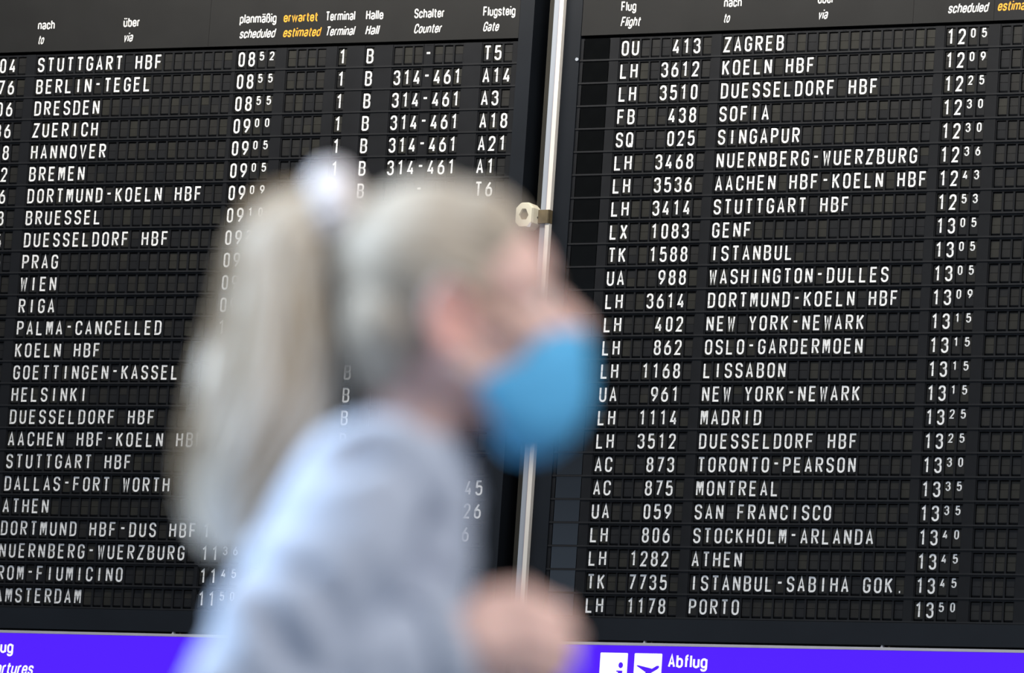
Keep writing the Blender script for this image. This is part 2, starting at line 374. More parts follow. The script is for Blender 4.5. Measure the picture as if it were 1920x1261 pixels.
def build_board(side, fields, rows, left, seam_l, seam_r, right, captions, seams, dark_span, label, rnd):
    yaw, oy, oz = BOARD[side]
    root = empty('departure_board', (0, oy, oz - H + CAM_H), yaw)
    tag(root, label, 'departure board', 'split-flap departure boards')
    top, bot, DEEP = 4.6, -25.15, .34
    # housing: frame round the row area, with a back
    hb = MB()
    hb.box(left * H, seam_l * H - .0012, -.006, DEEP, bot * H, top * H, M['housing'])
    hb.box(seam_r * H + .0012, right * H, -.006, DEEP, bot * H, top * H, M['housing'])
    hb.box(seam_l * H, seam_r * H, -.003, DEEP - .02, bot * H, -24.22 * H, M['housing'])
    hb.box(seam_l * H - .002, seam_r * H + .002, .06, DEEP, bot * H, top * H, M['cavity'])
    hb.build('housing', root)
    # header sheet, in sections with fine seams
    hd = MB(); cuts = [seam_l] + seams + [seam_r]
    for a, b in zip(cuts[:-1], cuts[1:]):
        hb_m = M['header']
        if dark_span and dark_span[0] <= a < dark_span[1]: hb_m = M['dark']
        hd.box(a * H + .0006, b * H - .0006, -.004, .05, .925 * H, top * H, hb_m)
    head = hd.build('header_panel', root)
    for lines in captions:
        for text, x0, x1, z, cap, org, ital in lines:
            mb = MB(); caption_mesh(mb, text, x0 * H, x1 * H, z * H, cap * H, -.0046, M['orange'] if org else M['caption'], ital)
            c = mb.build('caption', head)
            if org: c['label'] = 'orange caption'
    # the faceplate of one row: ledge, spacers, dividers; every row shares its shape
    fp = MB(); edges = [seam_l]
    fp.box(seam_l * H, seam_r * H, -.0035, .05, -.205 * H, -.135 * H, M['ledge'])
    cur = seam_l
    for name, u0, p, n, *off in fields:
        a, b = u0 - .075, u0 + (n - 1) * p + FW + .075
        fp.box(cur * H, a * H, 0, .05, -.133 * H, .79 * H, M['plate'])
        fp.box(a * H, b * H, .0030, .05, .705 * H, .79 * H, M['plate'])
        if name != 'status_lamp':
            for i in range(n - 1):
                d0 = u0 + i * p + FW + .022; d1 = u0 + (i + 1) * p - .022
                fp.box(d0 * H, d1 * H, .0035, .05, -.133 * H, .705 * H, M['plate'])
            fp.box(a * H, (a + .05) * H, .0035, .05, -.133 * H, .705 * H, M['plate'])
            fp.box((b - .05) * H, b * H, .0035, .05, -.133 * H, .705 * H, M['plate'])
            if name == 'counter_dash': fp.box(a * H, b * H, .0034, .05, -.133 * H, .705 * H, M['plate'])   # fixed plate carrying the printed dash
            for i in range(n):                                # small notches over each flap drum
                c = (u0 + i * p + FW / 2) * H
                fp.box(c - .010, c + .010, .0022, .004, .735 * H, .748 * H, M['cavity'])
        cur = b
    fp.box(cur * H, seam_r * H, 0, .05, -.133 * H, .79 * H, M['plate'])
    fpm = fp.mesh('flight_row')
    blanks = {}
    for r, row in enumerate(rows):
        ro = link('flight_row', fpm, root); ro.location = (0, 0, -r * H)
        ro['label'] = row['label']
        for name, u0, p, n, *off in fields:
            if name == 'status_lamp':
                if name not in blanks:
                    q = MB(); q.box(u0 * H - .004, (u0 + (n - 1) * p + FW) * H + .004, .0012, .02, -.12 * H, .79 * H, M['lamp']); blanks[name] = q.mesh(name)
                link(name, blanks[name], ro); continue
            text = row.get(name, '')
            if off: text = text[off[0]:off[0] + 3]
            if name == 'counter_dash':
                if row.get('counter_field', '').strip() or side == 'west':
                    if name not in blanks:
                        q = MB(); glyph(q, '-', (u0 + FW / 2) * H, 0, .30 * H, .655 * H, .083 * H, .0030, M['white']); blanks[name] = q.mesh(name)
                    link(name, blanks[name], ro)
                continue
            if text.strip():
                link(name, field_mesh(u0, p, n, text, rnd, name == 'scheduled_field', (name in row.get('ticks', ()))).mesh(name), ro)
            else:
                key = (name, u0, rnd.randrange(5))
                if key not in blanks: blanks[key] = field_mesh(u0, p, n, '', rnd).mesh(name)
                link(name, blanks[key], ro)
    return root

rnd = random.Random(4)
WEST_ROWS = [ # destination, time, gate, counter, last visible flight digits
 ('STUTTGART HBF', '0852', 'T5', '   -   ', '04'), ('BERLIN-TEGEL', '0855', 'A14', '314-461', '76'), ('DRESDEN', '0855', 'A3', '314-461', '06'),
 ('ZUERICH', '0900', 'A18', '314-461', '36'), ('HANNOVER', '0905', 'A21', '314-461', '8'), ('BREMEN', '0905', 'A1', '314-461', '2'),
 ('DORTMUND-KOELN HBF', '0909', 'T6', '   -   ', '6'), ('BRUESSEL', '0910', '', '   -   ', '8'), ('DUESSELDORF HBF', '0923', '', '   -   ', '4'),
 ('PRAG', '092', '', '   -   ', '5'), ('WIEN', '09', '', '   -   ', ''), ('RIGA', '09', '', '   -   ', ''), ('PALMA-CANCELLED', '10', '', '   -   ', ''),
 ('KOELN HBF', '10', '', '   -   ', ''), ('GOETTINGEN-KASSEL', '1', '', '   -   ', ''), ('HELSINKI', '1', '', '   -   ', ''),
 ('DUESSELDORF HBF', '1', '', '   -   ', ''), ('AACHEN HBF-KOELN HBF', '1', '', '   -   ', ''), ('STUTTGART HBF', '1', '', '   -   ', ''),
 ('DALLAS-FORT WORTH', '1', ' 45', '   -   ', ''), ('ATHEN', '1', ' 26', '   -   ', ''), ('DORTMUND HBF-DUS HBF', '1109', ' 6', '   -   ', ''),
 ('NUERNBERG-WUERZBURG', '1136', '', '   -   ', ''), ('ROM-FIUMICINO', '1145', '', '   -   ', ''), ('AMSTERDAM', '1150', '', '   -   ', '')]
rows = []
for d, t, g, c, fl in WEST_ROWS:
    rows.append({'flight_number_field': fl.rjust(8) + ' ', 'destination_field': d, 'scheduled_field': t, 'terminal_field': '1', 'hall_field': 'B', 'counter_field': c, 'gate_field': g,
                 'ticks': ('destination_field',) if d in ('AMSTERDAM', 'RIGA', 'KOELN HBF', 'ATHEN', 'NUERNBERG-WUERZBURG') else (),
                 'label': 'flap row reading ' + d.title() + (' at ' + t[:2] + ' ' + t[2:] if len(t) == 4 else '')})
def two(a, b, x0, x1, y0, y1, org=False, zt=1.93, zb=1.255):
    return [(a, x0, x1, zt, .43, org, False), (b, y0, y1, zb, .43, org, True)]
build_board('west',
    [('status_lamp', -31.42, .41, 3), ('flight_number_field', -29.66, .5036, 9), ('destination_field', -24.65, .5036, 20), ('scheduled_field', -14.40, .503, 4), ('expected_field', -11.87, .491, 4),
     ('terminal_field', -9.37, .5, 1), ('hall_field', -8.02, .5, 1), ('counter_field', -6.63, .4915, 3, 0), ('counter_dash', -5.155, .4915, 1), ('counter_field', -4.664, .4915, 3, 4), ('gate_field', -2.30, .5, 3)],
    rows, -32.4, -31.62, -0.64, 0.05,
    [two('nach', 'to', -24.73, -23.86, -24.67, -24.31), two('über', 'via', -20.31, -19.50, -20.26, -19.72), two('planmäßig', 'scheduled', -14.40, -12.56, -14.37, -12.52),
     two('erwartet', 'estimated', -12.20, -10.52, -12.19, -10.26, True), two('Terminal', 'Terminal', -10.08, -8.66, -10.05, -8.58), two('Halle', 'Hall', -8.12, -7.27, -8.11, -7.38),
     two('Schalter', 'Counter', -5.75, -4.31, -5.73, -4.34), two('Flugsteig', 'Gate', -2.41, -0.86, -2.38, -1.55)],
    [-15.91], None, 'left black split-flap departure board headed nach with Stuttgart in its top row', rnd)

EAST_ROWS = [
 ('OU', '413', 'ZAGREB', '1205'), ('LH', '3612', 'KOELN HBF', '1209'), ('LH', '3510', 'DUESSELDORF HBF', '1225'), ('FB', '438', 'SOFIA', '1230'), ('SQ', '025', 'SINGAPUR', '1230'),
 ('LH', '3468', 'NUERNBERG-WUERZBURG', '1236'), ('LH', '3536', 'AACHEN HBF-KOELN HBF', '1243'), ('LH', '3414', 'STUTTGART HBF', '1253'), ('LX', '1083', 'GENF', '1305'), ('TK', '1588', 'ISTANBUL', '1305'),
 ('UA', '988', 'WASHINGTON-DULLES', '1305'), ('LH', '3614', 'DORTMUND-KOELN HBF', '1309'), ('LH', '402', 'NEW YORK-NEWARK', '1315'), ('LH', '862', 'OSLO-GARDERMOEN', '1315'), ('LH', '1168', 'LISSABON', '1315'),
 ('UA', '961', 'NEW YORK-NEWARK', '1315'), ('LH', '1114', 'MADRID', '1325'), ('LH', '3512', 'DUESSELDORF HBF', '1325'), ('AC', '873', 'TORONTO-PEARSON', '1330'), ('AC', '875', 'MONTREAL', '1335'),
 ('UA', '059', 'SAN FRANCISCO', '1335'), ('LH', '806', 'STOCKHOLM-ARLANDA', '1340'), ('LH', '1282', 'ATHEN', '1345'), ('TK', '7735', 'ISTANBUL-SABIHA GOK.', '1345'), ('LH', '1178', 'PORTO', '1350')]
rows = []
for a, nmb, d, t in EAST_ROWS:
    rows.append({'flight_number_field': a + nmb.rjust(6), 'destination_field': d, 'scheduled_field': t,
                 'ticks': ('destination_field', 'scheduled_field') if d.startswith('STOCK') else (('scheduled_field',) if d.startswith('SAN F') else ()),
                 'label': 'flap row reading ' + d.title() + ' at ' + t[:2] + ' ' + t[2:]})
east = build_board('east',
    [('status_lamp', 2.62, .375, 3), ('flight_number_field', 4.33, .487, 9), ('destination_field', 9.17, .4945, 20), ('scheduled_field', 19.47, .5, 4), ('expected_field', 21.97, .497, 4),
     ('terminal_field', 24.47, .5, 1), ('hall_field', 25.8, .5, 1), ('counter_field', 27.2, .4915, 3, 0), ('counter_dash', 28.675, .4915, 1), ('counter_field', 29.166, .4915, 3, 4), ('gate_field', 31.5, .5, 3)],
    rows, 1.60, 2.40, 33.2, 34.0,
    [two('Flug', 'Flight', 4.25, 4.97, 4.26, 5.25), two('nach', 'to', 9.13, 9.96, 9.15, 9.50), two('über', 'via', 13.51, 14.24, 13.55, 14.06),
     two('planmäßig', 'scheduled', 19.48, 21.33, 19.49, 21.37, zt=1.96, zb=1.30), two('erwartet', 'estimated', 21.71, 23.39, 21.72, 23.65, True, zt=1.97, zb=1.325)],
    [17.93, 21.58], (21.0, 40.0), 'right black split-flap departure board headed Flug with Zagreb in its top row', rnd)
sc_ = MB(); sc_.tube([(2.30 * H, -.012, -.12 * H), (2.30 * H, 0, -.12 * H)], .0075, M['alu'], 16); sc_.build('screw', east)

# ---------------------------------------------------------------- backlit signs below the boards
def build_sign(side, x0, x1, tx, icons, brackets, label):
    yaw, oy, oz = BOARD[side]
    root = empty('departures_sign', (0, oy, oz - H + CAM_H), yaw); tag(root, label, 'sign', 'violet departures signs')
    c = MB(); c.box(x0 * H, x1 * H, .012, .22, -27.70 * H, -25.36 * H, M['violet']); c.build('light_panel', root)
    e = MB()
    e.box(x0 * H - .006, x1 * H + .006, -.004, .23, -25.36 * H, -25.245 * H, M['strip'])
    e.box(x0 * H - .006, x1 * H + .006, -.004, .23, -27.82 * H, -27.70 * H, M['strip'])
    e.box(x0 * H - .006, x0 * H, -.004, .23, -27.70 * H, -25.36 * H, M['strip']); e.box(x1 * H, x1 * H + .006, -.004, .23, -27.70 * H, -25.36 * H, M['strip'])
    e.build('frame', root)
    for u in brackets:
        b = MB(); b.prism([(u * H - .006, -25.245 * H), (u * H + .006, -25.245 * H), (u * H + .002, -25.152 * H), (u * H - .002, -25.152 * H)], .0, .02, M['strip'])
        b.box(u * H + .015, u * H + .024, .03, .05, -25.245 * H, -25.155 * H, M['brass']); b.build('bracket', root)
    r = MB(); r.box(x0 * H, x1 * H, .09, .11, -25.22 * H, -25.17 * H, M['brass']); r.build('mounting_rail', root)
    t = MB()
    caption_mesh(t, 'Abflug', tx * H, (tx + 1.82) * H, -26.25 * H, .565 * H, .0112, M['signwhite'], False, .155)
    t.build('lettering', root); t = MB()
    caption_mesh(t, 'Departures', tx * H, (tx + 2.99) * H, -27.19 * H, .565 * H, .0112, M['signwhite'], True, .15)
    t.build('lettering', root)
    if icons:
        def rrect(a, b, z0, z1, r=.04):
            out = []
            for cx, cz, s in ((b - r, z0 + r, -90), (b - r, z1 - r, 0), (a + r, z1 - r, 90), (a + r, z0 + r, 180)):
                for k in range(5): q = math.radians(s + 22.5 * k); out.append(((cx + r * math.cos(q)) * H, (cz + r * math.sin(q)) * H))
            return out
        i0 = tx - 3.18
        m1 = MB(); m1.prism(rrect(i0, i0 + 1.28, -26.95, -25.67), .0090, .0118, M['signwhite'])
        cx, y = i0 + .985, .0084
        m1.prism([((cx + .105 * math.cos(2 * PI * k / 24)) * H, (-26.19 + .125 * math.sin(2 * PI * k / 24)) * H) for k in range(24)], y, .0092, M['violet'])
        m1.prism([((cx + a) * H, (-26.42 + b) * H) for a, b in ((-.19, .0), (-.19, -.05), (-.11, -.06), (-.11, -.39), (-.19, -.41), (-.19, -.45), (.17, -.45), (.17, -.41), (.09, -.39), (.09, .0))], y, .0092, M['violet'])
        m1.build('information_pictogram', root)
        p0 = tx - 1.573
        m2 = MB(); m2.prism(rrect(p0, p0 + 1.28, -26.95, -25.67), .0090, .0118, M['signwhite'])
        def poly(pts): m2.prism([((p0 + a) * H, (-25.67 - b) * H) for a, b in pts][::-1], y, .0092, M['violet'])
        # take-off aeroplane: body rising to the right, swept wings, tail
        poly([(.24, 1.02), (.30, .96), (1.06, .52), (1.14, .51), (1.18, .545), (1.165, .60), (1.10, .66), (.40, 1.06), (.28, 1.08)])
        poly([(.12, .53), (.16, .505), (.22, .51), (.83, .635), (.80, .80), (.56, .83), (.56, .795)])
        poly([(.56, .86), (.80, .72), (.78, 1.16), (.70, 1.22), (.66, 1.20)])
        poly([(.06, .88), (.11, .86), (.36, .93), (.34, 1.04), (.24, 1.06), (.16, 1.02)])
        m2.build('takeoff_pictogram', root)
    return root
build_sign('west', -32.3, 0.0, -25.36, False, (-15.48,), 'left violet backlit sign under the board with Stuttgart on top')
build_sign('east', 1.65, 33.9, 8.36, True, (7.24, 18.12), 'right violet backlit sign with white pictograms under the board with Zagreb on top')

# ---------------------------------------------------------------- post between the boards and the box on it
yaw, oy, oz = BOARD['east']
post = empty('light_post', (0, oy, oz - H + CAM_H), yaw)
tag(post, 'tall cream and grey metal post standing between the two departure boards', 'post')
ZT, ZB = 6.0 * H, -(oz - H + CAM_H)
def bar(name, x0, x1, y0, y1, mt):
    b = MB(); b.box(x0 * H, x1 * H, y0, y1, ZB, ZT, mt); return b.build(name, post)
bar('front_strip', 1.395, 1.59, -.030, .10, M['cream'])
bar('seal', 1.375, 1.395, -.027, .02, M['red'])
bar('side_profile', 1.10, 1.375, -.022, .02, M['alu'])
bar('rear_profile', 0.74, 1.12, .006, .10, M['olive'])

bx = empty('wall_box', (0, oy, oz - H + CAM_H), yaw)
tag(bx, 'small cream plastic box with a dark triangular opening fixed to the post between the boards', 'box')
c = MB(); x0, x1, z0, z1, ch = .22 * H, 1.06 * H, -7.58 * H, -6.47 * H, .022
oct_ = [(x0 + ch, z0), (x1 - ch, z0), (x1, z0 + ch), (x1, z1 - ch), (x1 - ch, z1), (x0 + ch, z1), (x0, z1 - ch), (x0, z0 + ch)]
def inset(P, k):
    cx = sum(p[0] for p in P) / len(P); cz = sum(p[1] for p in P) / len(P)
    return [(cx + (x - cx) * k, cz + (z - cz) * k) for x, z in P]
tri = []
for k in range(3):
    a = math.radians(90 + 120 * k)
    for s in (-24, 24): tri.append(((x0 + x1) / 2 + .0235 * math.cos(a + math.radians(s)), (z0 + z1) / 2 + .002 + .0275 * math.sin(a + math.radians(s))))
# rim ring: outer octagon front with a hollow triangle
fr = []
N = 48
def ray(P, ang, c):
    d = Vector((math.cos(ang), math.sin(ang))); best = None
    for i in range(len(P)):
        a = Vector(P[i]) - c; b = Vector(P[(i + 1) % len(P)]) - c; e = b - a
        den = d.x * e.y - d.y * e.x
        if abs(den) < 1e-12: continue
        t = (a.x * e.y - a.y * e.x) / den; s = (a.x * d.y - a.y * d.x) / den
        if t > 0 and -1e-6 <= s <= 1 + 1e-6: best = t if best is None else min(best, t)
    return c + d * best
ctr = Vector(((x0 + x1) / 2, (z0 + z1) / 2))
rings = [(inset(oct_, 1.0), -.012), (inset(oct_, 1.0), -.078), (inset(oct_, .90), -.090), (tri, -.090), (inset(tri, .92), -.076)]
vs = []
for P, y in rings:
    for k in range(N):
        q = ray(P, 2 * PI * k / N, ctr); vs.append((q.x, y, q.y))
fs = []
for i in range(len(rings) - 1):
    for k in range(N):
        k2 = (k + 1) % N; fs.append((i * N + k, i * N + k2, (i + 1) * N + k2, (i + 1) * N + k))
fs.append(list(range(N - 1, -1, -1)))
c.add(vs, fs, M['box']); c.build('case', bx)
c = MB(); c.prism(inset(tri, .95), -.080, -.075, M['brass']); c.build('window', bx)
c = MB(); c.tube([(x1 - .002, -.040, ctr.y - .004), (x1 + .0015, -.040, ctr.y - .004)], .0045, M['olive'], 12); c.build('screw', bx)
c = MB(); c.prism([(x1 - .024, z0 + .002), (x1 - .006, z0 + .002), (x1 - .002, z0 + .018), (x1 - .008, z0 + .022)], -.0915, -.087, M['strip']); c.build('corner_latch', bx)
c = MB(); c.box(x1 - .004, 1.60 * H, -.036, -.030, -7.30 * H, -6.72 * H, M['brass']); c.box(x1 - .030, x1 - .004, -.016, -.010, -7.2 * H, -6.8 * H, M['brass']); c.box(1.53 * H, 1.60 * H, -.036, -.005, -7.30 * H, -6.72 * H, M['brass']); c.build('bracket', bx)

# ---------------------------------------------------------------- the passenger
PY = 4.75
S = PY / math.cos(PITCH) / (FOCAL / SENSOR * 1920)        # metres per photograph pixel where she walks
def at(px, py, dy=0.0):
    """a point of the walking figure: profile position on her midplane, dy metres towards (-) or away from (+) the camera"""
    d = FWD + RIGHT * ((px - 960) / (FOCAL / SENSOR * 1920)) - UP * ((py - 630.5) / (FOCAL / SENSOR * 1920))
    t = PY / d.y
    return Vector((d.x * t, PY + dy, CAM_H + d.z * t))

def fuse(mb, name, voxel, parent=None, smooth_it=6, warp=None, mt=None, decimate=None):
    me = mb.mesh(name + '_raw'); o = bpy.data.objects.new(name + '_raw', me); COL.objects.link(o)
    r = o.modifiers.new('r', 'REMESH'); r.mode = 'VOXEL'; r.voxel_size = voxel
    if smooth_it:
        s = o.modifiers.new('s', 'SMOOTH'); s.iterations = smooth_it; s.factor = 0.5
    dg = bpy.context.evaluated_depsgraph_get()
    out = bpy.data.meshes.new_from_object(o.evaluated_get(dg))
    bpy.data.objects.remove(o); bpy.data.meshes.remove(me)
    out.name = name
    out.materials.clear(); out.materials.append(mt)
    out.polygons.foreach_set('material_index', [0] * len(out.polygons))
    if warp:
        ns = [v.normal.copy() for v in out.vertices]
        for v, n in zip(out.vertices, ns): v.co = v.co + n * warp(v.co)
    out.update()
    return link(name, out, parent, True)

SK = M['skin']
b = MB()
# head
b.ball(at(832, 520), (190 * S, .073, 166 * S), SK, 32, 20)
b.ball(at(925, 528), (112 * S, .064, 118 * S), SK, 28, 18)
b.ball(at(932, 640), (112 * S, .058, 130 * S), SK, 28, 18)
b.ball(at(950, 718), (90 * S, .050, 84 * S), SK, 24, 16)
for s in (-1, 1):
    b.limb(at(852, 684, .048 * s), at(978, 782, .012 * s), .022, .018, SK)
    b.limb(at(1010, 552, .010 * s), at(990, 556, .042 * s), .014, .012, SK)                 # brow
    b.ball(at(985, 632, .036 * s), (.022, .020, .018), SK)                                   # cheek
    b.ball(at(845, 625, .071 * s), (.0150, .0050, .0275), SK, R=Matrix.Rotation(-.18, 3, 'Y'))  # ear
    rim = [(872, 598), (862, 570), (838, 558), (815, 572), (808, 605), (816, 640), (830, 668), (850, 686), (862, 676)]
    for (xa, ya), (xb, yb) in zip(rim[:-1], rim[1:]): b.limb(at(xa, ya, .079 * s), at(xb, yb, .079 * s), .0058, .0058, SK, 12)
    for (xa, ya), (xb, yb) in (((846, 580), (832, 612)), ((832, 612), (842, 648))): b.limb(at(xa, ya, .077 * s), at(xb, yb, .077 * s), .0045, .0045, SK, 12)
    b.ball(at(870, 634, .074 * s), (.005, .006, .008), SK)                                   # tragus
    b.limb(at(862, 610, .062 * s), at(858, 650, .062 * s), .014, .012, SK)
    b.ball(at(1066, 628, .009 * s), (.008, .007, .006), SK)                                  # nostril wing
b.ball(at(1000, 784), (.019, .020, .018), SK)                                                # chin
b.limb(at(1040, 566), at(1084, 617), .0085, .0115, SK)                                       # nose
b.ball(at(1040, 700), (.012, .021, .006), SK); b.ball(at(1036, 722), (.012, .019, .007), SK)   # lips
# neck, trunk
b.limb(at(800, 705), at(766, 870), .045, .044, SK, 24)
b.ball(at(735, 970), (.052, .100, .044), SK, 24, 16)
b.ball(at(704, 1060), (.058, .100, .100), SK, 24, 16)
b.ball(at(682, 1290), (.072, .105, .130), SK, 24, 16)
hipc = at(655, 1560); b.ball(hipc, (.098, .150, .120), SK, 24, 16)
b.limb(at(682, 1290), hipc, .078, .085, SK, 24)
# arms: near one bent with the fist in front, far one swinging back
SHN, ELN, WRN = at(704, 968, -.150), at(482, 1332, -.205), at(850, 1250, -.150)
SHF, ELF, WRF = at(745, 968, .150), at(640, 1500, .190), at(760, 1960, .170)
b.limb(SHN, ELN, .034, .034, SK); b.limb(ELN, WRN, .038, .025, SK)
b.limb(SHF, ELF, .034, .034, SK); b.limb(ELF, WRF, .038, .025, SK)
# near hand: palm, four curled fingers, thumb closing over them
b.limb(WRN, at(908, 1234, -.150), .026, .030, SK)
knk = [at(972, 1166, -.158), at(982, 1207, -.162), at(982, 1248, -.160), at(972, 1287, -.152)]
for i, k in enumerate(knk):
    L = (.040, .044, .041, .033)[i]; rr = (.0102, .0105, .0100, .0090)[i]
    b.limb(at(893, 1209 + 22 * i, -.150), k, .0135, rr * 1.12, SK, 14)                        # metacarpal
    p1 = k + Vector((L * .80, L * .52, -.004 - .001 * i)); p2 = p1 + Vector((-L * .12, L * .68, -.003)); p3 = p2 + Vector((-L * .60, L * .02, .001))
    b.limb(k, p1, rr * 1.08, rr, SK, 14); b.limb(p1, p2, rr, rr * .95, SK, 14); b.limb(p2, p3, rr * .95, rr * .82, SK, 14)
b.ball(at(913, 1244, -.128), (.030, .018, .032), SK)
t0, t1, t2, t3 = at(873, 1209, -.128), at(918, 1156, -.126), at(976, 1144, -.118), at(1016, 1162, -.104)
b.limb(t0, t1, .017, .0135, SK, 14); b.limb(t1, t2, .0125, .0115, SK, 14); b.limb(t2, t3, .0112, .0088, SK, 14)
# far hand, hanging relaxed
fw = Vector((.012, -.006, -.085)); b.limb(WRF, WRF + fw * .5, .026, .028, SK)
for i in range(4):
    k = WRF + Vector((.034 - .020 * i, -.004, -.085 + .004 * abs(i - 1)))
    L = (.040, .044, .041, .033)[i]
    b.limb(WRF + fw * .35, k, .015, .0105, SK, 14)
    p1 = k + Vector((.006, -.012, -L)); p2 = p1 + Vector((.002, -.016, -L * .55)); p3 = p2 + Vector((0, -.014, -L * .4))
    b.limb(k, p1, .0100, .0092, SK, 12); b.limb(p1, p2, .0092, .0085, SK, 12); b.limb(p2, p3, .0085, .0075, SK, 12)
q0 = WRF + Vector((.022, -.008, -.022)); q1 = WRF + Vector((.048, -.018, -.062)); q2 = q1 + Vector((.008, -.010, -.034))
b.limb(q0, q1, .015, .012, SK, 12); b.limb(q1, q2, .0115, .009, SK, 12)
# legs in mid-stride
HN, KN, AN = hipc + Vector((-.01, -.085, -.05)), Vector((hipc.x + .00, PY - .085, .47)), Vector((hipc.x - .27, PY - .085, .125))
HF, KF, AF = hipc + Vector((.01, .085, -.05)), Vector((hipc.x + .21, PY + .085, .485)), Vector((hipc.x + .29, PY + .085, .085))
for hh, kk, aa, toe in ((HN, KN, AN, Vector((.15, 0, -.085))), (HF, KF, AF, Vector((.17, 0, -.045)))):
    b.limb(hh, kk, .080, .050, SK, 22); b.limb(kk, aa, .050, .032, SK, 20); b.limb(aa, aa + toe, .034, .026, SK, 16)
person = fuse(b, 'person', .0034, None, 5, None, SK)
tag(person, 'person with a blond ponytail and blue mask walking past in front of the boards', 'person')

ear_skin = material('ear_skin', (0.68, 0.385, 0.345), 0.5, 0.35, vary=0.06, scale=25, sss=0.15)
person.data.materials.append(ear_skin)
eo = at(842, 622)
for p_ in person.data.polygons:
    q = p_.center
    if abs(q.y - PY) > .062 and ((q.x - eo.x) / .020) ** 2 + ((q.z - eo.z) / .0335) ** 2 < 1: p_.material_index = 1

# eyes and brows
for s in (-1, 1):
    e = MB(); e.ball(at(1005, 578, .030 * s), .0115, M['eyewhite'], 18, 12)
    e.ball(at(1026, 579, .031 * s), (.003, .0055, .0055), M['iris'], 14, 8); e.build('eye', person, True)
    e = MB(); e.tube([at(1040, 545, .012 * s), at(1034, 536, .026 * s), at(1010, 540, .046 * s)], [.002, .003, .0015], M['strand'], 8); e.build('eyebrow', person, True)

# hair: pulled back over the skull towards the tie
h = MB()
HM = M['hair']
h.ball(at(808, 514), (184 * S, .083, 180 * S), HM, 36, 22)
h.ball(at(890, 462), (108 * S, .074, 112 * S), HM, 32, 18)
h.ball(at(930, 470), (70 * S, .062, 82 * S), HM, 28, 16)
h.ball(at(730, 612), (103 * S, .072, 124 * S), HM, 28, 18)
h.ball(at(722, 694), (70 * S, .052, 64 * S), HM, 24, 16)
h.limb(at(700, 470), at(640, 395), .050, .026, HM, 22)
TIE = at(638, 392)
EARC = at(846, 626)
HAIRLINE = [(at(x, y).z, at(x, y).x) for x, y in ((1030, 340), (1012, 395), (988, 430), (945, 500), (905, 555), (884, 592), (866, 640), (812, 690), (776, 740), (762, 820))]
def combed(p):
    """locks combed towards the tie; the surface sinks under the skin past the hairline and round the ears"""
    d = p - TIE; q = math.atan2(d.z, d.x); dy = abs(d.y)
    g = .0010 * math.sin(q * 64 + 2 * noise.noise(p * 18)) * min(1, dy / .05) + .0010 * math.sin(d.y * 620) * max(0, 1 - dy / .06)
    g += .0016 * noise.noise(Vector((q * 30, d.y * 40, d.length * 4)))
    xh = HAIRLINE[-1][1]
    for (z0, x0), (z1, x1) in zip(HAIRLINE[:-1], HAIRLINE[1:]):
        if z1 <= p.z <= z0: xh = x0 + (x1 - x0) * (p.z - z0) / (z1 - z0); break
    if p.z > HAIRLINE[0][0]: xh = 9
    k = p.x - xh
    if dy > .05:
        r = math.hypot((p.x - EARC.x) / .019, (p.z - EARC.z) / .033); k = max(k, (1 - r) * .018)
    t = max(0, min(1, k / .010)); t = t * t * (3 - 2 * t)
    return g - .034 * t
hair = fuse(h, 'hair', .0030, person, 5, combed, HM)
# dark brown band of thin tubes from the temple to the mask
st = MB(); rq = random.Random(2)
for k in range(26):
    o = rq.uniform(-9, 9); e = rq.uniform(-7, 7); w_ = rq.uniform(-4, 4)
    st.tube([at(850 + o * .5, 540 + o, -.0790), at(880 + o * .4, 556 + o + w_, -.0785), at(915 + o * .2, 582 + o * .8 + w_, -.0745), at(950, 612 + o * .5 + e * .4, -.0680), at(978 + e * .4, 640 + e, -.0615)], [.0014, .0020, .0020, .0016, .0005], M['strand'], 6)
st.build('temple_band', hair, True)

